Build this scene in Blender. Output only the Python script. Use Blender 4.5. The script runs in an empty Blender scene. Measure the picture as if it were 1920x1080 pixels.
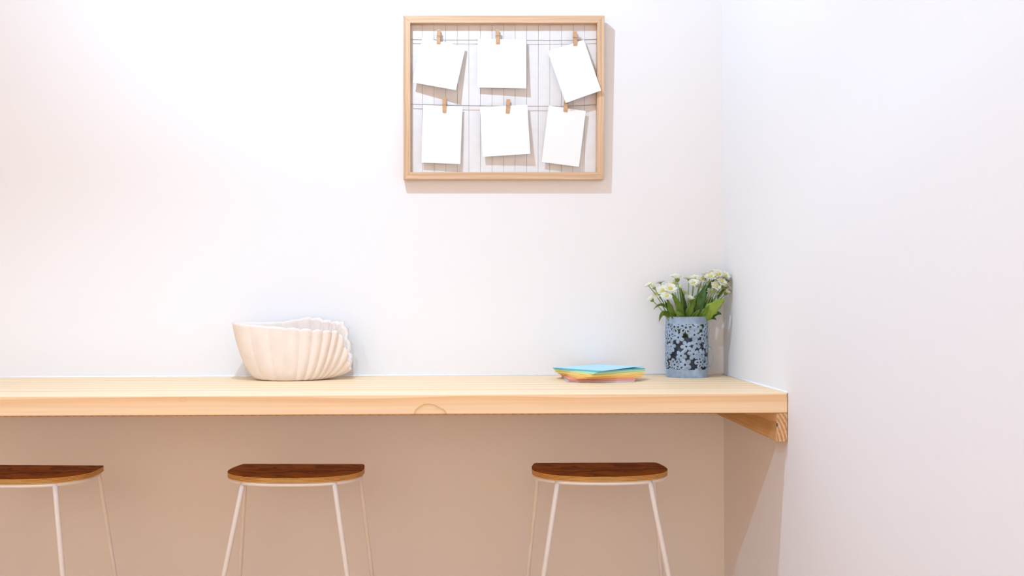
import bpy, bmesh, math, random
from mathutils import Vector, Matrix
R = math.radians
random.seed(7)
C = bpy.context.scene.collection
S = bpy.context.scene

# ------------------------------------------------------------------ camera, world, light
F_PX, D_WALL = 1620.0, 2.7            # focal length in pixels of a 1920 px frame; camera to back wall
CX, CY = 900.0, 573.0                 # vanishing point of the depth axis in the photograph
CAM_Z, ROLL = 1.139, R(0.25)
cam = bpy.data.cameras.new('camera'); cam.sensor_width = 36.0
cam.lens = 36.0 * F_PX / 1920
cam.shift_x = (960 - CX) / 1920; cam.shift_y = (CY - 540) / 1920
cam.clip_start = 0.05
camo = bpy.data.objects.new('camera', cam); C.objects.link(camo)
camo.location = (0, -D_WALL, CAM_Z); camo.rotation_euler = (R(90), ROLL, 0)
S.camera = camo

w = bpy.data.worlds.new('world'); S.world = w; w.use_nodes = True
w.node_tree.nodes['Background'].inputs[0].default_value = (1.0, 0.75, 0.525, 1)
w.node_tree.nodes['Background'].inputs[1].default_value = 1.80
S.view_settings.view_transform = 'Standard'; S.view_settings.look = 'None'
S.view_settings.exposure = 0.06; S.view_settings.gamma = 1.0; S.view_settings.use_curve_mapping = False

CEIL = 2.75
# x, y, watts: cool white ceiling downlights, one close to the counter wall, two further into the room
DOWNLIGHTS = [(-0.46, -0.90, 86), (-1.70, -2.20, 52), (-0.62, -2.20, 58)]

# ------------------------------------------------------------------ materials
def mat(name, col, rough=0.6, spec=0.3, bump=0.0, bscale=200, var=0.0, vscale=8, metal=0.0, trans=0.0):
    m = bpy.data.materials.new(name); m.use_nodes = True
    nt = m.node_tree; b = nt.nodes['Principled BSDF']
    b.inputs['Base Color'].default_value = (*col, 1); b.inputs['Roughness'].default_value = rough
    b.inputs['Specular IOR Level'].default_value = spec; b.inputs['Metallic'].default_value = metal
    tc = nt.nodes.new('ShaderNodeTexCoord')
    if var:
        n = nt.nodes.new('ShaderNodeTexNoise'); n.inputs['Scale'].default_value = vscale; n.inputs['Detail'].default_value = 4
        r = nt.nodes.new('ShaderNodeValToRGB'); r.color_ramp.elements[0].position = .3; r.color_ramp.elements[1].position = .7
        r.color_ramp.elements[0].color = (*[c * (1 - var) for c in col], 1)
        r.color_ramp.elements[1].color = (*[min(1, c * (1 + var)) for c in col], 1)
        nt.links.new(tc.outputs['Object'], n.inputs['Vector']); nt.links.new(n.outputs['Fac'], r.inputs[0])
        nt.links.new(r.outputs[0], b.inputs['Base Color'])
    if bump:
        n2 = nt.nodes.new('ShaderNodeTexNoise'); n2.inputs['Scale'].default_value = bscale; n2.inputs['Detail'].default_value = 2
        bp = nt.nodes.new('ShaderNodeBump'); bp.inputs['Strength'].default_value = bump; bp.inputs['Distance'].default_value = .002
        nt.links.new(tc.outputs['Object'], n2.inputs['Vector']); nt.links.new(n2.outputs['Fac'], bp.inputs['Height'])
        nt.links.new(bp.outputs[0], b.inputs['Normal'])
    if trans:
        tr = nt.nodes.new('ShaderNodeBsdfTranslucent'); tr.inputs['Color'].default_value = (*col, 1)
        mx = nt.nodes.new('ShaderNodeMixShader'); mx.inputs[0].default_value = trans
        out = nt.nodes['Material Output']
        nt.links.new(b.outputs[0], mx.inputs[1]); nt.links.new(tr.outputs[0], mx.inputs[2]); nt.links.new(mx.outputs[0], out.inputs[0])
    return m

def wood(name, light, dark, loc=(0, 0, 0), rot=(0, 0, 0), sc=(0.35, 1, 1), rings=9, dist=3.0, rough=0.45, spec=0.3,
         contrast=(0.25, 0.95), knot=None, fine=0.25, coat=0.0, axis='X'):
    m = bpy.data.materials.new(name); m.use_nodes = True
    nt = m.node_tree; L = nt.links; b = nt.nodes['Principled BSDF']
    b.inputs['Roughness'].default_value = rough; b.inputs['Specular IOR Level'].default_value = spec
    b.inputs['Coat Weight'].default_value = coat; b.inputs['Coat Roughness'].default_value = .20
    tc = nt.nodes.new('ShaderNodeTexCoord'); mp = nt.nodes.new('ShaderNodeMapping')
    mp.inputs['Location'].default_value = loc; mp.inputs['Rotation'].default_value = rot; mp.inputs['Scale'].default_value = sc
    L.new(tc.outputs['Object'], mp.inputs['Vector'])
    wv = nt.nodes.new('ShaderNodeTexWave'); wv.wave_type = 'RINGS'; wv.rings_direction = axis; wv.wave_profile = 'SAW'
    wv.inputs['Scale'].default_value = rings; wv.inputs['Distortion'].default_value = dist
    wv.inputs['Detail'].default_value = 1.5; wv.inputs['Detail Scale'].default_value = 1.2
    L.new(mp.outputs[0], wv.inputs['Vector'])
    r = nt.nodes.new('ShaderNodeValToRGB'); r.color_ramp.interpolation = 'EASE'
    r.color_ramp.elements[0].position = contrast[0]; r.color_ramp.elements[1].position = contrast[1]
    r.color_ramp.elements[0].color = (*light, 1); r.color_ramp.elements[1].color = (*dark, 1)
    L.new(wv.outputs['Fac'], r.inputs[0])
    mp2 = nt.nodes.new('ShaderNodeMapping'); mp2.inputs['Scale'].default_value = [4 * sc[i] / .35 if 'XYZ'[i] == axis else 160 for i in range(3)]; mp2.inputs['Rotation'].default_value = rot
    L.new(tc.outputs['Object'], mp2.inputs['Vector'])
    n = nt.nodes.new('ShaderNodeTexNoise'); n.inputs['Scale'].default_value = 1; n.inputs['Detail'].default_value = 2
    L.new(mp2.outputs[0], n.inputs['Vector'])
    mr = nt.nodes.new('ShaderNodeMapRange'); mr.inputs[1].default_value = .3; mr.inputs[2].default_value = .7
    mr.inputs[3].default_value = 1 - fine; mr.inputs[4].default_value = 1 + fine * .3
    L.new(n.outputs['Fac'], mr.inputs[0])
    mx = nt.nodes.new('ShaderNodeMix'); mx.data_type = 'RGBA'; mx.blend_type = 'MULTIPLY'; mx.inputs[0].default_value = 1
    cb = nt.nodes.new('ShaderNodeCombineColor')
    for i in range(3): L.new(mr.outputs[0], cb.inputs[i])
    L.new(r.outputs[0], mx.inputs[6]); L.new(cb.outputs[0], mx.inputs[7])
    last = mx.outputs[2]
    for (kc, ks, kcol) in (knot or []):          # elliptical growth rings of a knot or a grain arch
        sb = nt.nodes.new('ShaderNodeVectorMath'); sb.operation = 'SUBTRACT'; sb.inputs[1].default_value = kc
        L.new(tc.outputs['Object'], sb.inputs[0])
        ml = nt.nodes.new('ShaderNodeVectorMath'); ml.operation = 'MULTIPLY'; ml.inputs[1].default_value = ks
        L.new(sb.outputs[0], ml.inputs[0])
        ln = nt.nodes.new('ShaderNodeVectorMath'); ln.operation = 'LENGTH'; L.new(ml.outputs[0], ln.inputs[0])
        nn = nt.nodes.new('ShaderNodeTexNoise'); nn.inputs['Scale'].default_value = 26; L.new(tc.outputs['Object'], nn.inputs['Vector'])
        ad = nt.nodes.new('ShaderNodeMath'); ad.operation = 'MULTIPLY_ADD'; ad.inputs[1].default_value = .5
        L.new(nn.outputs['Fac'], ad.inputs[0]); L.new(ln.outputs['Value'], ad.inputs[2])
        kr = nt.nodes.new('ShaderNodeValToRGB'); e = kr.color_ramp.elements
        e[0].position = .0; e[0].color = (0.04, 0.04, 0.04, 1); e[1].position = .60; e[1].color = (.06, .06, .06, 1)
        for p_, c_ in ((.74, .10), (.86, .28), (.93, .75), (.975, .30)):
            q = e.new(p_); q.color = (c_, c_, c_, 1)
        q = e.new(.999)
        q.color = (0, 0, 0, 1)
        dv = nt.nodes.new('ShaderNodeMath'); dv.operation = 'MULTIPLY'; dv.inputs[1].default_value = .72
        L.new(ad.outputs[0], dv.inputs[0]); L.new(dv.outputs[0], kr.inputs[0])
        km = nt.nodes.new('ShaderNodeMix'); km.data_type = 'RGBA'; km.inputs[7].default_value = (*kcol, 1)
        L.new(kr.outputs[0], km.inputs[0]); L.new(last, km.inputs[6]); last = km.outputs[2]
    L.new(last, b.inputs['Base Color'])
    bp = nt.nodes.new('ShaderNodeBump'); bp.inputs['Strength'].default_value = .12; bp.inputs['Distance'].default_value = .001
    L.new(n.outputs['Fac'], bp.inputs['Height']); L.new(bp.outputs[0], b.inputs['Normal'])
    return m

M = {}
M['wall'] = mat('wall_paint', (.855, .848, .872), .75, .2, bump=.05, bscale=350)
M['ceiling'] = mat('ceiling_paint', (.85, .85, .85), .8, .2, bump=.05, bscale=300)
M['floor'] = wood('floor_oak', (.80, .43, .20), (.68, .34, .15), sc=(.3, 1, 1), rings=6, rough=.5)
M['pine'] = wood('pine_countertop', (.95, .715, .47), (.86, .56, .31), loc=(0, .55, -.80), sc=(.22, 1, 1), rings=5.5, dist=2.2, rough=.5, spec=.3, fine=.08, contrast=(.45, 1.0),
                 knot=[((-.125, -.566, .868), (27, 14, 38), (.66, .36, .14)), ((-.735, -.566, .909), (120, 80, 200), (.70, .42, .20))])
M['cleat'] = wood('pine_cleat', (.82, .54, .26), (.62, .36, .13), loc=(-.62, 0, -.78), axis='Y', sc=(1, .3, 1), rings=12, dist=5, rough=.5, fine=.15)
M['endgrain'] = wood('pine_end_grain', (.80, .52, .30), (.50, .25, .10), loc=(-.62, 0, -.78), axis='Y', sc=(1, 1, 1), rings=34, dist=.7, rough=.7, fine=.2)
M['oakframe'] = wood('frame_oak', (.75, .52, .35), (.66, .43, .27), loc=(0, .1, .1), sc=(.25, 1, 1), rings=30, dist=3, rough=.5, fine=.18)
M['oakframe_v'] = wood('frame_oak_upright', (.75, .52, .35), (.66, .43, .27), loc=(.1, .1, 0), axis='Z', sc=(1, 1, .25), rings=30, dist=3, rough=.5, fine=.18)
M['plank'] = mat('white_washed_plank', (.80, .79, .81), .7, .2, var=.03, vscale=30)
M['backing'] = mat('backing_board', (.62, .60, .60), .8)
M['paper'] = mat('white_card', (.90, .90, .90), .75, .15)
M['twine'] = mat('jute_twine', (.40, .30, .24), .9, .1, bump=.4, bscale=900)
M['peg'] = wood('peg_wood', (.72, .45, .27), (.58, .33, .18), sc=(1, 1, 1), rings=120, dist=2, rough=.6)
M['steel'] = mat('spring_steel', (.45, .42, .40), .35, .5, metal=1.0)
M['seat'] = wood('seat_veneer', (.38, .125, .012), (.20, .052, .005), loc=(0, .3, .1), sc=(1.0, 1.6, 1), rings=9, dist=10, rough=.55, spec=.08, fine=.3)
M['ply'] = mat('seat_plywood', (.74, .43, .14), .5, .3, var=.1, vscale=20)
M['ply_dark'] = mat('seat_plywood_dark_layer', (.36, .18, .05), .5, .3, var=.1, vscale=20)
M['white_metal'] = mat('white_powder_coat', (.88, .86, .85), .4, .4)
M['shell'] = mat('shell_plaster', (.87, .765, .70), .8, .2, bump=.35, bscale=120, var=.04, vscale=25)
M['tin'] = mat('blue_painted_tin', (.30, .39, .52), .45, .4, bump=.1, bscale=300, var=.25, vscale=45)
M['tin_dark'] = mat('dark_tin_inside', (.09, .12, .17), .6, .3)
M['petal'] = mat('cream_petal', (.93, .93, .82), .7, .2, trans=.3)
M['petal_green'] = mat('young_petal', (.80, .88, .55), .7, .2, trans=.3)
M['pollen'] = mat('flower_heart', (.70, .62, .14), .8, .1, bump=.6, bscale=900)
M['sepal'] = mat('sepal_green', (.20, .30, .06), .6, .3)
M['leaf_a'] = mat('leaf_dark', (.045, .125, .018), .45, .4, var=.25, vscale=60, trans=.15)
M['leaf_b'] = mat('leaf_olive', (.115, .20, .015), .45, .4, var=.25, vscale=60, trans=.15)
M['leaf_c'] = mat('leaf_light', (.25, .36, .035), .45, .4, var=.2, vscale=60, trans=.2)
M['stem'] = mat('stem_green', (.22, .32, .07), .5, .3)
M['caulk'] = mat('white_caulk', (.92, .92, .92), .5, .3)
for k_, c_ in dict(lilac=(.66, .62, .80), pink=(.80, .33, .26), orange=(.95, .56, .20), yellow=(.97, .78, .30),
                   green=(.55, .80, .58), blue=(.14, .56, .66), paleblue=(.50, .76, .88)).items():
    M[k_] = mat(k_ + '_paper', c_, .7, .15)
M['lamp_trim'] = mat('downlight_trim', (.85, .85, .85), .4)
lm = bpy.data.materials.new('downlight_lens'); lm.use_nodes = True
lb = lm.node_tree.nodes['Principled BSDF']; lb.inputs['Emission Color'].default_value = (1, .97, .93, 1); lb.inputs['Emission Strength'].default_value = 2
M['lens'] = lm

# ------------------------------------------------------------------ helpers
def at(px, py, Z):
    """photo pixel at a known distance Z from the camera -> point in the room"""
    dx, dy = px - CX, py - CY
    dx, dy = dx - dy * ROLL, dy + dx * ROLL
    return Vector((dx * Z / F_PX, Z - D_WALL, CAM_Z - dy * Z / F_PX))

def link(name, me, m, parent=None, smooth=False):
    o = bpy.data.objects.new(name, me); C.objects.link(o)
    if m is not None: me.materials.append(m)
    if smooth:
        for p in me.polygons: p.use_smooth = True
    if parent is not None: o.parent = parent
    return o

def pd(name, v, f, m, parent=None, smooth=False):
    me = bpy.data.meshes.new(name); me.from_pydata([tuple(q) for q in v], [], f); me.validate(); me.update()
    bm = bmesh.new(); bm.from_mesh(me); bmesh.ops.recalc_face_normals(bm, faces=bm.faces); bm.to_mesh(me); bm.free()
    return link(name, me, m, parent, smooth)

def box(name, lo, hi, m, parent=None, bevel=0.0, seg=2):
    bm = bmesh.new(); bmesh.ops.create_cube(bm, size=1)
    for v in bm.verts:
        v.co = Vector([(lo[i] + hi[i]) / 2 + v.co[i] * (hi[i] - lo[i]) for i in range(3)])
    if bevel: bmesh.ops.bevel(bm, geom=list(bm.edges), offset=bevel, segments=seg, affect='EDGES', profile=.5)
    me = bpy.data.meshes.new(name); bm.to_mesh(me); bm.free()
    return link(name, me, m, parent)

def tube_data(pts, rad, n=10, caps=True):
    pts = [Vector(p) for p in pts]; rads = rad if isinstance(rad, (list, tuple)) else [rad] * len(pts)
    V, Fc = [], []
    t0 = (pts[1] - pts[0]).normalized(); up = t0.orthogonal().normalized()
    for i, p in enumerate(pts):
        a = pts[max(0, i - 1)]; b = pts[min(len(pts) - 1, i + 1)]
        t = (b - a).normalized(); up = (up - t * up.dot(t)).normalized(); s = t.cross(up)
        for k in range(n):
            an = 2 * math.pi * k / n
            V.append(p + (up * math.cos(an) + s * math.sin(an)) * rads[i])
    for i in range(len(pts) - 1):
        for k in range(n):
            a = i * n + k; b = i * n + (k + 1) % n
            Fc.append((a, b, b + n, a + n))
    if caps:
        Fc.append(tuple(range(n))[::-1]); Fc.append(tuple(range((len(pts) - 1) * n, len(pts) * n)))
    return V, Fc

def tube(name, pts, rad, m, parent=None, n=10):
    v, f = tube_data(pts, rad, n); return pd(name, v, f, m, parent, True)

def bez(a, b, c, n=10):
    a, b, c = Vector(a), Vector(b), Vector(c)
    return [(a * (1 - t) ** 2 + b * 2 * t * (1 - t) + c * t * t) for t in [i / n for i in range(n + 1)]]

def thing(name, label, cat, loc=(0, 0, 0), rot=(0, 0, 0), group=None):
    o = bpy.data.objects.new(name, None); C.objects.link(o); o.empty_display_size = .05
    o.location = loc; o.rotation_euler = rot
    o['label'] = label; o['category'] = cat
    if group: o['group'] = group
    return o

def tag(o, label, cat, group=None):
    o['label'] = label; o['category'] = cat
    if group: o['group'] = group
    return o

def struct(o, label=None):
    o['kind'] = 'structure'
    if label: o['label'] = label
    return o

def merge(datas):
    V, Fc = [], []
    for v, f in datas:
        n = len(V); V += list(v); Fc += [tuple(i + n for i in q) for q in f]
    return V, Fc

# ------------------------------------------------------------------ the setting
XR, XL, YB = 0.760, -2.9, -4.6
struct(box('wall_back', (XL - .1, 0, 0), (XR + .1, .1, CEIL), M['wall']), 'white painted wall behind the counter')
struct(box('wall_right', (XR, YB, 0), (XR + .1, 0, CEIL), M['wall']), 'white painted wall at the right end of the counter')
struct(box('wall_left', (XL - .1, YB, 0), (XL, 0, CEIL), M['wall']))
struct(box('floor', (XL - .1, YB, -.1), (XR + .1, .1, 0), M['floor']))
struct(box('ceiling', (XL - .1, YB, CEIL), (XR + .1, .1, CEIL + .1), M['ceiling']))

# ------------------------------------------------------------------ counter
TOP, THK, SHD = .920, .049, .566
ct = thing('countertop', 'long pale pine countertop fixed between the white walls', 'countertop', (0, 0, 0))
box('top_board', (XL + .002, -SHD, TOP - THK), (XR - .0015, -.001, TOP), M['pine'], ct, .0022, 2)
bk = box('wall_cleat', (XL + .002, -.026, TOP - THK - .070), (XR - .028, -.001, TOP - THK - .0005), M['cleat'], ct, .001, 1)
sc = box('side_cleat', (XR - .0275, -SHD + .003, TOP - THK - .072), (XR - .0015, -.001, TOP - THK - .0005), M['cleat'], ct, .001, 1)
sc['label'] = 'pine support batten fixed to the right wall'
eg = box('cut_end', (XR - .0270, -SHD + .0015, TOP - THK - .0715), (XR - .002, -SHD + .0032, TOP - THK - .001), M['endgrain'], sc)
pv, pf = tube_data([(XR - .0265, -SHD + .0012, TOP - THK - .030), (XR - .0265, -SHD + .004, TOP - THK - .030)], .0022, 10)
pv = [Vector((v.x, v.y, (v.z - (TOP - THK - .030)) * 2.2 + TOP - THK - .030)) for v in pv]
pd('nail_hole', pv, pf, M['tin_dark'], sc)
def bead(name, a, b, r):
    v, f = tube_data([a, b], r, 8); return pd(name, v, f, M['caulk'], None, True)
struct(bead('trim_1', (XL + .002, -.0015, TOP + .0012), (XR - .002, -.0015, TOP + .0012), .0032), 'white caulk bead where the counter meets the wall')
struct(bead('trim_2', (XR - .0015, -SHD, TOP + .0012), (XR - .0015, -.004, TOP + .0012), .0028), 'white caulk bead along the right end of the counter')

# ------------------------------------------------------------------ stools
SEAT = .684
def seat_outline(off=0.0, n=40):
    """half-moon seat seen from above; +y is the straight edge on the wall side"""
    W, F, p = .188 - off, .120 - off, 2.3
    pts = []
    for i in range(n + 1):
        a = math.pi + math.pi * i / n
        c, s = math.cos(a), math.sin(a)
        pts.append((W * math.copysign(abs(c) ** (2 / p), c), .02 + F * math.copysign(abs(s) ** (2 / p), s)))
    yb = .1 - off; xb = .175 - off
    right = [(W - .001, .045), (W - .005, .070), (xb + .004, .088), (xb + .001, yb - .003), (xb - .004, yb)]
    return pts + right + [(-x, y) for x, y in reversed(right)]

def slab(outline, z0, z1, bev=0.0):
    n = len(outline); V, Fc = [], []
    rings = [(z0, 1 - bev), (z0 + (z1 - z0) * .25, 1), (z1 - (z1 - z0) * .2, 1), (z1, 1 - bev)] if bev else [(z0, 1), (z1, 1)]
    for z, s in rings:
        V += [(x * s, y * s, z) for x, y in outline]
    for r in range(len(rings) - 1):
        for i in range(n):
            j = (i + 1) % n
            Fc.append((r * n + i, r * n + j, (r + 1) * n + j, (r + 1) * n + i))
    Fc.append(tuple(range(n))[::-1]); Fc.append(tuple(range((len(rings) - 1) * n, len(rings) * n)))
    return V, Fc

def make_stool(label, x, turn=0.0):
    t = thing('bar_stool', label, 'stool', (x, -D_WALL + 2.395, 0), (0, 0, turn), group='half moon bar stools under the counter')
    st = pd('seat', *slab(seat_outline(), SEAT - .0018, SEAT, .004), M['seat'], t)
    z = SEAT - .0148
    n = 7
    for k in range(n):                        # plywood layers show as stripes along the curved edge
        h = .013 / n
        o = pd('ply_layer', *slab(seat_outline(.0004 if k % 2 else 0.0), z + k * h, z + (k + 1) * h), M['ply_dark' if k % 2 else 'ply'], st)
    zr = SEAT - .0148 - .0058
    ol = seat_outline(.0075)
    front = ol[:41]
    ring = [(-.166, .088)] + [(-.174, .060)] + front + [(.174, .060)] + [(.166, .088)]
    tube('seat_ring', [(a, b, zr) for a, b in ring], .0058, M['white_metal'], t, 12)
    tube('back_rail', [(-.166, .088, zr), (.166, .088, zr)], .0050, M['white_metal'], t, 10)
    for s in (-1, 1):
        H = zr
        tube('leg', [(s * .124, -.0685, H + .002), (s * (.124 + .171 * .05), -.0685 - .15 * .05, H - .05),
                     (s * (.124 + .171 * H), -.0685 - .15 * H, 0.004)], .0070, M['white_metal'], t, 12)
        tube('leg', [(s * .160, .088, H), (s * .1645, .090, H - .006), (s * .1665, .0925, H - .018),
                     (s * (.1645 + .095 * H), .090 + .12 * H, 0.004)], .0060, M['white_metal'], t, 12)
        box('seat_block', (s * .138 - .022, .050, zr - .0075), (s * .138 + .022, .080, SEAT - .0149), M['ply'], t, .002, 1)
    return t
make_stool('half moon bar stool cut off by the left edge of the photo', -1.264, -.05)
make_stool('half moon bar stool standing below the white clam shell', -.5155, -.03)
make_stool('half moon bar stool below the coloured paper, nearest the right wall', .331)

# ------------------------------------------------------------------ picture frame with pegged cards
FW, FH, FD, FB = .621, .503, .028, .0225
FX, FZ = (945.5 - CX) / 607, CAM_Z + (CY - 336) / 607
fr = thing('picture_frame', 'oak memo frame with twine lines and pegged blank cards on the wall', 'picture frame',
           (FX, -.0015, FZ), (.020, ROLL, 0))
def bar(a0, a1, b1, b0, m, nm):                # mitred bar, outer edge a0-a1, inner edge b0-b1 (x, z)
    v = [(p[0], y, p[1]) for y in (0, -FD) for p in (a0, a1, b1, b0)]
    f = [(0, 1, 2, 3), (7, 6, 5, 4), (0, 4, 5, 1), (1, 5, 6, 2), (2, 6, 7, 3), (3, 7, 4, 0)]
    o = pd(nm, v, f, m, fr)
    bm = bmesh.new(); bm.from_mesh(o.data)
    bmesh.ops.bevel(bm, geom=list(bm.edges), offset=.0007, segments=1, affect='EDGES'); bm.to_mesh(o.data); bm.free()
h = FW / 2
bar((-h, FH), (h, FH), (h - FB, FH - FB), (-h + FB, FH - FB), M['oakframe'], 'frame_rail')
bar((-h, 0), (h, 0), (h - FB, FB), (-h + FB, FB), M['oakframe'], 'frame_rail')
bar((-h, 0), (-h, FH), (-h + FB, FH - FB), (-h + FB, FB), M['oakframe_v'], 'frame_stile')
bar((h, 0), (h, FH), (h - FB, FH - FB), (h - FB, FB), M['oakframe_v'], 'frame_stile')
box('backing_board', (-h + FB - .004, -.0030, FB - .004), (h - FB + .004, -.0008, FH - FB + .004), M['backing'], fr)
NP = 16; pw = (FW - 2 * FB) / NP
for i in range(NP):
    x0 = -h + FB + i * pw
    box('plank', (x0 + .00035, -.0062 - random.uniform(0, .0004), FB), (x0 + pw - .00035, -.0031, FH - FB), M['plank'], fr, .0005, 1)
def lx(px): return (px - 945.5) / 607
def lz(py): return (336 - py) / 607
YS = -.0165
def string(pts):
    P = [(lx(a), YS, lz(b)) for a, b in pts]
    P[0] = (-h + FB - .002, YS, P[0][2]); P[-1] = (h - FB + .002, YS, P[-1][2])
    tube('twine', P, .0010, M['twine'], fr, 6)
string([(771, 73.5), (823, 74), (934, 74.5), (1000, 75), (1080, 74.5), (1121, 73)])
string([(771, 194), (834, 196), (953, 198), (1062, 198), (1121, 195)])
bpy.context.view_layer.update()
FM = fr.matrix_world.copy()
def local(p): return FM @ Vector(p)

def card(corners, base, drop, side, label):
    """tl, tr, br, bl in the frame's plane; the sheet hangs from its peg and curls away from the planks"""
    tl, tr, br, bl = [Vector((lx(a), 0, lz(b))) for a, b in corners]
    n = 10; V, Fc = [], []
    th = .0005
    for s in (0, 1):
        for j in range(n + 1):
            v = j / n
            for i in range(n + 1):
                u = i / n
                p = (tl * (1 - u) + tr * u) * (1 - v) + (bl * (1 - u) + br * u) * v
                y = base - drop * v ** 1.15 - side * (u - .5) * v
                V.append((p.x, y + (th if s else 0), p.z))
    N = (n + 1) ** 2
    for j in range(n):
        for i in range(n):
            a = j * (n + 1) + i
            Fc.append((a, a + 1, a + n + 2, a + n + 1)); Fc.append((N + a, N + a + n + 1, N + a + n + 2, N + a + 1))
    for i in range(n):
        for a, b in ((i, i + 1), (n * (n + 1) + i, n * (n + 1) + i + 1), (i * (n + 1), (i + 1) * (n + 1)), (i * (n + 1) + n, (i + 1) * (n + 1) + n)):
            Fc.append((a, b, N + b, N + a))
    o = pd('blank_card', [local(p) for p in V], Fc, M['paper'])
    tag(o, label, 'card', 'blank cards pegged in the frame')
CB = -.0185
card([(793, 70), (874, 87), (856, 171), (775, 155)], CB, .016, .012, 'square blank card hanging crooked at the top left of the frame')
card([(897, 72.5), (988, 73.5), (988, 166), (896, 163.5)], CB, .006, .006, 'square blank card hanging straight in the middle of the upper twine')
card([(1028, 95.5), (1096, 74), (1127, 171.5), (1061, 194.5)], CB, .020, .002, 'tilted blank card overlapping the right side of the frame')
card([(794, 196), (868, 199), (864, 307), (791, 304)], CB, .004, .002, 'upright blank card at the lower left of the frame')
card([(901, 199.5), (990, 195.5), (995, 288.5), (906, 293.5)], CB, .009, .008, 'square blank card in the middle of the lower twine')
card([(1030, 197), (1100, 207), (1087, 312), (1017, 303)], CB, .003, .001, 'upright blank card at the lower right of the frame')

def peg(px, py, tilt, label):
    Wd, Ln = .0056, .0215
    loc = local((lx(px), YS, lz(py)))
    t = thing('clothes_peg', label, 'clothes peg', loc, (.020, R(tilt) + ROLL, 0), 'wooden pegs on the twine')
    def half(y_clip, y_mid, y_open, s):
        prof = [(-Ln, y_clip), (-.004, y_clip), (.002, y_clip), (Ln, y_open)]
        V, Fc = [], []
        for z, y in prof:
            th = .0040 if -.018 < z < .018 else .0028
            for (x, yy) in ((-Wd, y), (Wd, y), (Wd, y + s * th), (-Wd, y + s * th)):
                V.append((x, yy, z))
        for i in range(len(prof) - 1):
            for k in range(4):
                a = i * 4 + k; b = i * 4 + (k + 1) % 4
                Fc.append((a, b, b + 4, a + 4))
        Fc.append((0, 1, 2, 3)); Fc.append((12, 13, 14, 15))
        pd('peg_half', V, Fc, M['peg'], t)
    half(-.0026, 0, -.0046, -1)
    half(.0014, 0, .0030, 1)
    pts = []
    for k in range(25):
        a = 2 * math.pi * k / 8
        pts.append((-Wd - .0006 + (2 * Wd + .0012) * k / 24, -.0006 + .0028 * math.cos(a), .0030 + .0028 * math.sin(a)))
    tube('spring', pts, .0006, M['steel'], t, 6)
    box('spring_arm', (-Wd, -.0078, .0022), (Wd, -.0066, .0036), M['steel'], t)
peg(823.5, 68.5, 2, 'wooden peg holding the crooked square card at the top left')
peg(934, 68.5, -2, 'wooden peg holding the straight square card on the upper twine')
peg(1079.5, 72, 0, 'wooden peg holding the tilted card that overlaps the frame')
peg(834, 196.5, 0, 'wooden peg holding the upright card at the lower left')
peg(953.5, 198.5, 4, 'wooden peg holding the square card on the lower twine')
peg(1062.5, 195, 6, 'wooden peg half hidden under the tilted card')

# ------------------------------------------------------------------ clam shell
def make_shell():
    NT, NV = 420, 34
    cx, cy = -.562, -.108
    V, Fc = [], []
    def rib(th):
        ph = 2 * math.pi * (24 * th / (2 * math.pi) + 2.5 * math.sin(th)) + .4
        return abs(math.cos(ph / 2)) ** .8
    def point(th, t, inset):
        c, s = math.cos(th), math.sin(th)
        a, b = .180, .092
        ab, bb = .098, .062
        xr = a * c; yr = b * math.copysign(abs(s) ** .85, s)
        xb = ab * c - .004; yb = bb * s
        u = (c + 1) / 2                                   # 0 left, 1 right end
        zr = .172 - .030 * u * (1 if s < 0 else .35) + (.006 * u if s > 0 else 0)
        if s > 0: zr += .015 * math.exp(-((xr - .035) / .065) ** 2) * min(1, s * 2)
        k = max(0, (c - .80) / .20)
        zr -= .112 * k ** 2.0
        amp = (.0030 + .0080 * min(1, max(0, (u - .18) / .5))) * (0.35 + .65 * t)
        rb = rib(th)
        zr += (rb - .6) * .006 * min(1, max(0, (u - .25) / .4)) 
        fi = math.pi / 2 * t
        zf = 1 - math.cos(fi)
        q = .66 * math.sin(fi) + .34 * zf                 # outward bulge of the wall
        x = xb + (xr - xb) * q; y = yb + (yr - yb) * q
        z = .0015 + (zr - .0015) * zf
        nx, ny = c / a, s / b; l = math.hypot(nx, ny); nx, ny = nx / l, ny / l
        d = (rb - 1) * amp - inset
        x += nx * d; y += ny * d
        return Vector((cx + x, cy + y, TOP + z))
    for layer in (0, 1):
        for j in range(NV + 1):
            t = j / NV
            for i in range(NT):
                th = 2 * math.pi * i / NT
                p = point(th, t, 0 if not layer else .012)
                if layer: p.z += .008 * (1 - t)
                V.append(p)
    N = NT * (NV + 1)
    for j in range(NV):
        for i in range(NT):
            a = j * NT + i; b = j * NT + (i + 1) % NT
            Fc.append((a, b, b + NT, a + NT)); Fc.append((N + a, N + a + NT, N + b + NT, N + b))
    o = NV * NT
    for i in range(NT):
        a, b = o + i, o + (i + 1) % NT
        Fc.append((a, b, N + b, N + a))
    Fc.append(tuple(range(NT))[::-1]); Fc.append(tuple(N + i for i in range(NT)))
    sh = pd('clam_shell', V, Fc, M['shell'], None, True)
    tag(sh, 'large ribbed white clam shell bowl standing on the counter', 'shell')
make_shell()

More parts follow.
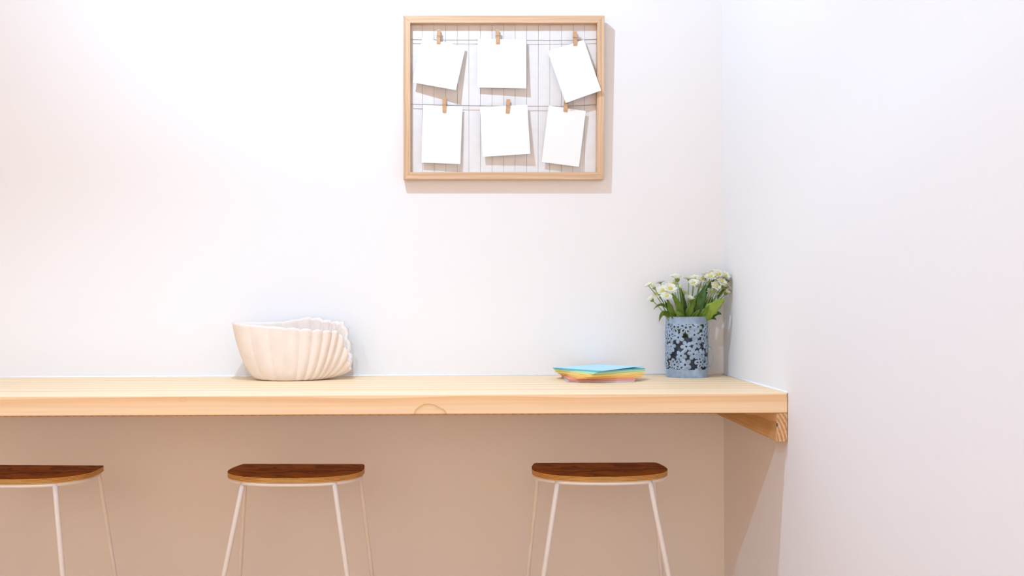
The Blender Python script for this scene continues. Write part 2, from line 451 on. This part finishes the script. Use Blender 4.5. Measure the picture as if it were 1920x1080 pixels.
# ------------------------------------------------------------------ stack of coloured paper squares
def pack(col, name_col, x, y, z0, th, rz, label, size=.190, lift=None, sheets=4):
    """a thin pack of square sheets; each sheet is shifted a little so that the edges look leafed"""
    V, Fc = [], []
    n = 8
    for k in range(sheets):
        za, zb = th * k / sheets, th * (k + .93) / sheets
        ox, oy, rr = random.uniform(-.0012, .0012), random.uniform(-.0012, .0012), R(random.uniform(-.6, .6))
        b0 = len(V)
        for z in (za, zb):
            for j in range(n + 1):
                for i in range(n + 1):
                    u, v = i / n - .5, j / n - .5
                    dz = lift(u, v) * (k + 1) / sheets if lift else 0
                    V.append((u * size * math.cos(rr) - v * size * math.sin(rr) + ox, u * size * math.sin(rr) + v * size * math.cos(rr) + oy, z + dz))
        N = (n + 1) ** 2
        for j in range(n):
            for i in range(n):
                a = b0 + j * (n + 1) + i
                Fc.append((a, a + n + 1, a + n + 2, a + 1)); Fc.append((N + a, N + a + 1, N + a + n + 2, N + a + n + 1))
        for i in range(n):
            for a, b in ((i, i + 1), (n * (n + 1) + i, n * (n + 1) + i + 1), (i * (n + 1), (i + 1) * (n + 1)), (i * (n + 1) + n, (i + 1) * (n + 1) + n)):
                Fc.append((b0 + a, b0 + b, b0 + N + b, b0 + N + a))
    o = pd('paper_pack', V, Fc, M[col])
    o.location = (x, y, z0); o.rotation_euler = (0, 0, R(rz))
    tag(o, label, 'paper', 'coloured paper squares on the counter')
PX, PY = .349, -D_WALL + 2.545
z = TOP + .0005
for col, th, rz, lab, sh, lf in (
        ('lilac', .0040, 0, 'lilac paper squares at the very bottom of the coloured stack', 2, None),
        ('pink', .0062, 1.5, 'coral pink paper squares just above the lilac ones', 3, None),
        ('orange', .0066, 13, 'orange paper squares between the pink and the yellow', 3, None),
        ('yellow', .0078, 25, 'yellow paper squares turned cornerwise in the stack', 4, None),
        ('green', .0052, 32, 'mint green paper squares between the yellow and the blue', 3, None),
        ('blue', .0030, 37, 'teal blue paper squares just below the top sheet', 2, None)):
    pack(col, col, PX + (.006 if th < .0065 and rz < 10 else 0) * -1, PY, z, th, rz, lab, sheets=sh, lift=lf)
    z += th + .0002
pack('paleblue', 'pale blue', PX, PY + .004, z, .0008, 42, 'pale blue paper sheet lying lifted on top of the stack', sheets=1,
     lift=lambda u, v: .0045 * max(0, (u - v + .1)) ** 1.3)

# ------------------------------------------------------------------ lantern vase with flowers
VR, VX, VY = .0635, (1287.5 - CX) * 2.63 / F_PX + .0005, -D_WALL + 2.634
VH = .182
vase = thing('lantern_vase', 'blue tin lantern vase with cut out flowers holding white blooms', 'vase', (VX, VY, TOP))
def make_vase():
    NU, NVV = 300, 136
    circ = 2 * math.pi * VR
    rnd = random.Random(4)
    fl = []
    rows = 5
    for r_ in range(rows):
        z = VH * (.235 + .60 * r_ / (rows - 1))
        m_ = 10
        for k in range(m_):
            fl.append(((k + .5 * (r_ % 2) + rnd.uniform(-.25, .25)) * circ / m_, z + rnd.uniform(-.005, .005), rnd.uniform(.0175, .0235), rnd.uniform(0, 6.28)))
    def solid(u, z):
        """returns None for a hole, else the relief height"""
        if z < VH * .135 or z > VH * .885: return 0.0
        best = None
        for (fu, fz, fr_, ph) in fl:
            du = (u - fu + circ / 2) % circ - circ / 2; dz = z - fz
            d = math.hypot(du, dz)
            if d > fr_: continue
            an = math.atan2(dz, du) + ph
            pet = abs(math.cos(2.5 * an))
            rr = fr_ * (.36 + .64 * pet ** .6)
            if d < rr:
                if d < fr_ * .15: return None
                if fr_ > .0205 and d > fr_ * .36 and pet > .90 and d < fr_ * .66: return None
                hgt = .0022 * (1 - (d / rr) ** 2) + .0003
                best = hgt if best is None else max(best, hgt)
        if best is None:
            if z < VH * .155 and math.sin(u / circ * 2 * math.pi * 9) > -.1: return 0.0
            return None
        return best
    def shade(bm, m, nm, par):
        me = bpy.data.meshes.new(nm); bm.to_mesh(me); bm.free()
        return link(nm, me, m, par, True)
    bm = bmesh.new(); grid = {}
    H = [[solid(circ * (i + .5) / NU, VH * (j + .5) / NVV) for i in range(NU)] for j in range(NVV)]
    def vert(i, j, inner):
        key = (i % NU, j, inner)
        if key in grid: return grid[key]
        hs = [H[jj][ii % NU] for jj in (j - 1, j) for ii in (i - 1, i) if 0 <= jj < NVV and H[jj][ii % NU] is not None]
        rr = VR - .0012 + (sum(hs) / len(hs) if hs else 0) - (.0011 if inner else 0)
        a = 2 * math.pi * (i % NU) / NU
        grid[key] = bm.verts.new((rr * math.cos(a), rr * math.sin(a), .0006 + (VH - .0006) * j / NVV)); return grid[key]
    def has(i, j): return 0 <= j < NVV and H[j][i % NU] is not None
    for j in range(NVV):
        for i in range(NU):
            if not has(i, j): continue
            o = [vert(i, j, 0), vert(i + 1, j, 0), vert(i + 1, j + 1, 0), vert(i, j + 1, 0)]
            n_ = [vert(i, j, 1), vert(i + 1, j, 1), vert(i + 1, j + 1, 1), vert(i, j + 1, 1)]
            bm.faces.new(o); bm.faces.new(n_[::-1])
            for (di, dj, a, b) in ((0, -1, 0, 1), (1, 0, 1, 2), (0, 1, 2, 3), (-1, 0, 3, 0)):
                if not has(i + di, j + dj):
                    try: bm.faces.new((o[b], o[a], n_[a], n_[b]))
                    except ValueError: pass
    shade(bm, M['tin'], 'pierced_body', vase)
    def hoop(nm, z0, r0, rad):
        pts = [(r0 * math.cos(a), r0 * math.sin(a), z0) for a in [2 * math.pi * k / 64 for k in range(65)]]
        tube(nm, pts, rad, M['tin'], vase, 8)
    hoop('rolled_rim', VH, VR - .0012, .0011); hoop('foot_ring', .0012, VR - .0008, .0012)
    V, Fc = [(0, 0, .001), (0, 0, .004)], []
    for z_ in (.001, .004):
        V += [((VR - .0025) * math.cos(2 * math.pi * k / 48), (VR - .0025) * math.sin(2 * math.pi * k / 48), z_) for k in range(48)]
    for k in range(48):
        k2 = (k + 1) % 48
        Fc += [(0, 2 + k2, 2 + k), (1, 50 + k, 50 + k2), (2 + k, 2 + k2, 50 + k2, 50 + k)]
    pd('base_plate', V, Fc, M['tin_dark'], vase)
    # wire bail hanging down on the right hand side
    pts = [(VR - .002 + .0115 * math.sin(a) ** .8 if 0 < a < math.pi else VR - .002, -.022 - .004 * math.sin(a), .062 - .030 * math.cos(a) + .0) for a in [math.pi * k / 20 for k in range(21)]]
    tube('wire_handle', pts, .0013, M['tin'], vase, 8)
    # floral foam that holds the stems, seen dark through the cut outs
    V, Fc = [], []
    for z_ in (.005, .120):
        V += [(.043 * math.cos(2 * math.pi * k / 32), .043 * math.sin(2 * math.pi * k / 32), z_) for k in range(32)]
    for k in range(32): Fc.append((k, (k + 1) % 32, 32 + (k + 1) % 32, 32 + k))
    Fc += [tuple(range(32))[::-1], tuple(range(32, 64))]
    pd('inner_pot', V, Fc, M['tin_dark'], vase)
make_vase()

bq = thing('flower_bunch', 'bunch of white daisies with green leaves in the blue vase', 'flowers', (VX, VY, TOP + .12))
OX = Vector((VX, VY, TOP + .12))
def bp(px, py, dz=0.0):                       # measured point at the vase's own distance, dz = metres towards the back wall
    p = at(px, py, 2.634 + dz); return p - OX

def leaf(base, mid, tip, width, m, lobes=0, roll=0.0, fold=.25, seed=0):
    pts = bez(base, mid, tip, 14); rnd = random.Random(seed)
    V, Fc = [], []
    view = Vector((0, -1, .15))
    for i, p in enumerate(pts):
        t = i / 14
        a = pts[max(0, i - 1)]; b = pts[min(14, i + 1)]; d = (b - a).normalized()
        side = d.cross(view).normalized(); side = Matrix.Rotation(roll, 3, d) @ side; nrm = side.cross(d)
        wd = width * (math.sin(math.pi * min(1, .07 + .93 * t ** .85)) ** .8) if t < 1 else .0004
        if lobes: wd *= 1 + .30 * (abs((t * lobes) % 1 - .5) * 2 - .5) * (1 if t > .2 else 0)
        wd = max(wd, .0006)
        for s, k in ((-1, 1), (-.5, .55), (0, 0), (.5, .55), (1, 1)):
            V.append(p + side * wd * s - nrm * (-fold * wd * k) )
    n = 5
    for i in range(14):
        for k in range(4):
            a = i * n + k; Fc.append((a, a + 1, a + n + 1, a + n))
    N = len(V)
    V2 = [v + Vector((0, .0004, -.0001)) for v in V]
    Fc2 = [tuple(reversed([q + N for q in f])) for f in Fc]
    rim = []
    for i in range(14):
        for k in (0, 4):
            a, b = i * n + k, (i + 1) * n + k; rim.append((a, b, N + b, N + a))
    return pd('leaf', V + V2, Fc + Fc2 + rim, m, bq, True)

A, B, Cc = M['leaf_a'], M['leaf_b'], M['leaf_c']
LEAVES = [  # base, mid, tip (photo px + depth), half width px, material, lobes
    ((1262, 600, -.02), (1240, 572, -.035), (1236, 603, -.04), 5.0, B, 0),
    ((1266, 598, -.01), (1244, 556, -.02), (1226, 580, -.03), 3.2, B, 0),
    ((1268, 602, -.03), (1258, 585, -.045), (1250, 558, -.04), 6.0, B, 3),
    ((1272, 602, -.015), (1253, 580, -.02), (1246, 563, -.01), 4.0, A, 0),
    ((1282, 603, -.03), (1274, 575, -.05), (1260, 549, -.045), 7.0, B, 0),
    ((1286, 603, .005), (1284, 570, .01), (1274, 535, .0), 5.0, A, 0),
    ((1288, 603, -.02), (1294, 575, -.03), (1305, 553, -.02), 7.0, B, 3),
    ((1292, 603, .015), (1300, 575, .02), (1311, 551, .02), 7.5, A, 0),
    ((1303, 603, -.015), (1312, 570, -.03), (1324, 531, -.02), 10.0, A, 3),
    ((1306, 603, .01), (1322, 580, .015), (1337, 555, .01), 9.0, A, 0),
    ((1318, 600, -.03), (1332, 578, -.05), (1360, 560, -.05), 11.5, Cc, 4),
    ((1316, 600, -.01), (1335, 583, -.02), (1353, 589, -.03), 8.0, A, 3),
    ((1318, 602, -.025), (1332, 590, -.04), (1343, 600, -.045), 5.0, A, 0),
    ((1296, 604, -.035), (1300, 592, -.055), (1312, 580, -.05), 5.0, B, 0),
    ((1284, 604, -.04), (1277, 590, -.055), (1264, 583, -.05), 5.5, B, 0),
    ((1318, 560, .0), (1326, 540, .0), (1342, 521, -.01), 4.0, A, 0),
    ((1345, 560, .0), (1356, 545, -.01), (1368, 524, -.01), 3.2, B, 0),
    ((1306, 604, -.035), (1318, 588, -.06), (1330, 572, -.05), 5.0, B, 0),
]
for i, (b_, m_, t_, wpx, mm, lb_) in enumerate(LEAVES):
    leaf(bp(*b_), bp(*m_), bp(*t_), wpx / 616, mm, lb_, roll=random.uniform(-.35, .35), seed=i)

def blossom(c, up, rad, kind):
    """kind 0 open daisy, 1 half open, 2 bud"""
    up = up.normalized(); e1 = up.orthogonal().normalized(); e2 = up.cross(e1)
    V, Fc = [], []
    npet = 13 if kind == 0 else 9
    ring = 2 if kind == 0 else 1
    lift = {0: .22, 1: .9, 2: 1.9}[kind]
    for r_ in range(ring + (1 if kind else 0)):
        for k in range(npet):
            an = 2 * math.pi * (k + .5 * r_) / npet + random.uniform(-.1, .1)
            d = e1 * math.cos(an) + e2 * math.sin(an); s = up.cross(d)
            lf = lift + .30 * r_ + random.uniform(-.15, .15)
            ln = rad * (1 - .15 * r_) * random.uniform(.88, 1.05); w_ = ln * (.24 if kind == 0 else .26)
            b0 = len(V)
            for q, ww in ((.12, .35), (.4, .85), (.75, 1.0), (.95, .6), (1.02, .12)):
                ang = lf * q ** .6
                p = c + d * ln * q * math.cos(ang * .75) + up * ln * q * math.sin(ang * .75) - up * ln * .10 * max(0, q - .6) * (kind == 0)
                V += [p - s * w_ * ww, p + up * ln * -.03, p + s * w_ * ww]
            for i in range(4):
                for k2 in (0, 1):
                    a = b0 + i * 3 + k2; Fc.append((a, a + 1, a + 4, a + 3))
    o = pd('blossom', V, Fc, M['petal'] if kind == 0 else (M['petal'] if kind == 1 else M['petal_green']), bq, True)
    # flower heart above and green sepals below
    def dome(r0, h0, sgn, off, m, nm):
        V, Fc = [], []
        for j in range(5):
            a = math.pi / 2 * j / 4
            for k in range(10):
                t = 2 * math.pi * k / 10
                V.append(c + (e1 * math.cos(t) + e2 * math.sin(t)) * r0 * math.cos(a) * 1.0 + up * (off + sgn * h0 * math.sin(a)))
        for j in range(4):
            for k in range(10):
                k2 = (k + 1) % 10; Fc.append((j * 10 + k, j * 10 + k2, j * 10 + 10 + k2, j * 10 + 10 + k))
        Fc.append(tuple(range(10)))
        pd(nm, V, Fc, m, o, True)
    if kind < 2: dome(rad * .30, rad * .16, 1, rad * .06, M['pollen'], 'flower_heart')
    dome(rad * (.27 if kind == 0 else .40), rad * (.22 if kind == 0 else .5), -1, 0.0, M['sepal'], 'sepals')

FLOWERS = [  # px, py, dz, radius px, kind, lean direction x, facing y
    (1216, 535, -.02, 8.5, 0, -.6, -.3), (1226, 539, -.03, 7, 2, -.5, -.1), (1222, 562, -.03, 7.5, 1, -.9, -.3),
    (1243, 545, -.03, 11, 0, -.2, -.9), (1257, 541, -.04, 11.5, 0, .1, -1.0), (1250, 555, -.05, 9, 0, -.1, -.9), (1238, 530, .02, 8.5, 0, -.2, .2),
    (1270, 523, -.01, 9.5, 1, -.1, -.1), (1276, 540, -.03, 6, 2, .05, -.1), (1292, 524, .0, 10.5, 0, .15, .1),
    (1303, 521, .02, 9.5, 0, -.1, -.4), (1294, 561, -.03, 7.5, 1, .3, -.5), (1311, 537, .02, 8, 0, .1, -.6), (1324, 514, -.01, 10.5, 0, -.2, .1),
    (1340, 510, .0, 11.5, 0, .1, -.2), (1355, 513, -.01, 11.5, 0, .3, -.3), (1363, 524, -.02, 9.5, 0, .5, -.3), (1348, 525, -.03, 9.5, 0, .0, -.7),
    (1336, 547, -.01, 10, 0, .1, -.8), (1357, 538, -.02, 9.5, 1, .5, -.2), (1362, 549, -.02, 8.5, 1, .7, -.3), (1330, 529, .02, 9, 0, .0, -.6),
    (1262, 532, .02, 8.5, 0, 0, -.6), (1283, 548, .02, 7, 0, .1, -.7), (1233, 552, -.02, 8.5, 0, -.5, -.7), (1316, 524, .0, 9, 0, .0, -.8),
    (1347, 514, -.03, 10, 0, .1, -.8), (1332, 518, -.03, 9.5, 0, -.1, -.8), (1360, 516, -.04, 9, 0, .4, -.8), (1343, 536, -.04, 9, 0, .1, -.9),
    (1353, 528, -.045, 9, 0, .3, -.8), (1300, 530, -.03, 8.5, 0, .0, -.8), (1265, 518, .01, 8, 0, -.2, -.5), (1366, 537, -.03, 8.5, 0, .6, -.6),
]
for (px, py, dz, rp, kd, leanx, face) in FLOWERS:
    c = bp(px, py, dz); up = Vector((leanx, face * .75, 1.0 if face > -.6 else .70))
    rad = rp * 1.25 / 616
    foot = Vector((max(-.035, min(.035, c.x * .30)), max(-.03, min(.03, c.y * .4)), .0))
    neck = c - up.normalized() * rad * .3
    mid = Vector((foot.x * 1.2 + c.x * .2, (foot.y + c.y) * .5, c.z * .62))
    tube('stem', bez(foot, mid, neck, 9), [.0016] * 5 + [.0012] * 5, M['stem'], bq, 6)
    blossom(c, up, rad, kd)

# ------------------------------------------------------------------ ceiling downlights
for i, (x, y, wt) in enumerate(DOWNLIGHTS):
    t = thing('ceiling_downlight', ['white recessed ceiling downlight nearest the counter wall',
              'white recessed downlight further into the room on the left', 'white recessed downlight further into the room on the right'][i],
              'downlight', (x, y, CEIL), group='ceiling downlights')
    pts = [(.045 * math.cos(a), .045 * math.sin(a), -.004) for a in [2 * math.pi * k / 40 for k in range(41)]]
    tube('trim_ring', pts, .0045, M['lamp_trim'], t, 8)
    V = [(.04 * math.cos(2 * math.pi * k / 32), .04 * math.sin(2 * math.pi * k / 32), z_) for z_ in (-.001, -.003) for k in range(32)]
    Fc = [tuple(range(32)), tuple(range(32, 64))[::-1]] + [(k, (k + 1) % 32, 32 + (k + 1) % 32, 32 + k) for k in range(32)]
    pd('lens', V, Fc, M['lens'], t)
    l = bpy.data.lights.new('downlight_beam', 'SPOT'); l.energy = wt * 1.0; l.color = (.55, .78, 1.0) if y > -1.5 else (.42, .70, 1.0)
    l.spot_size = R(176 if y > -1.5 else 128); l.spot_blend = .35 if y > -1.5 else .3; l.shadow_soft_size = .022
    lo = bpy.data.objects.new('downlight_beam', l); C.objects.link(lo); lo.parent = t; lo.location = (0, 0, -.012)
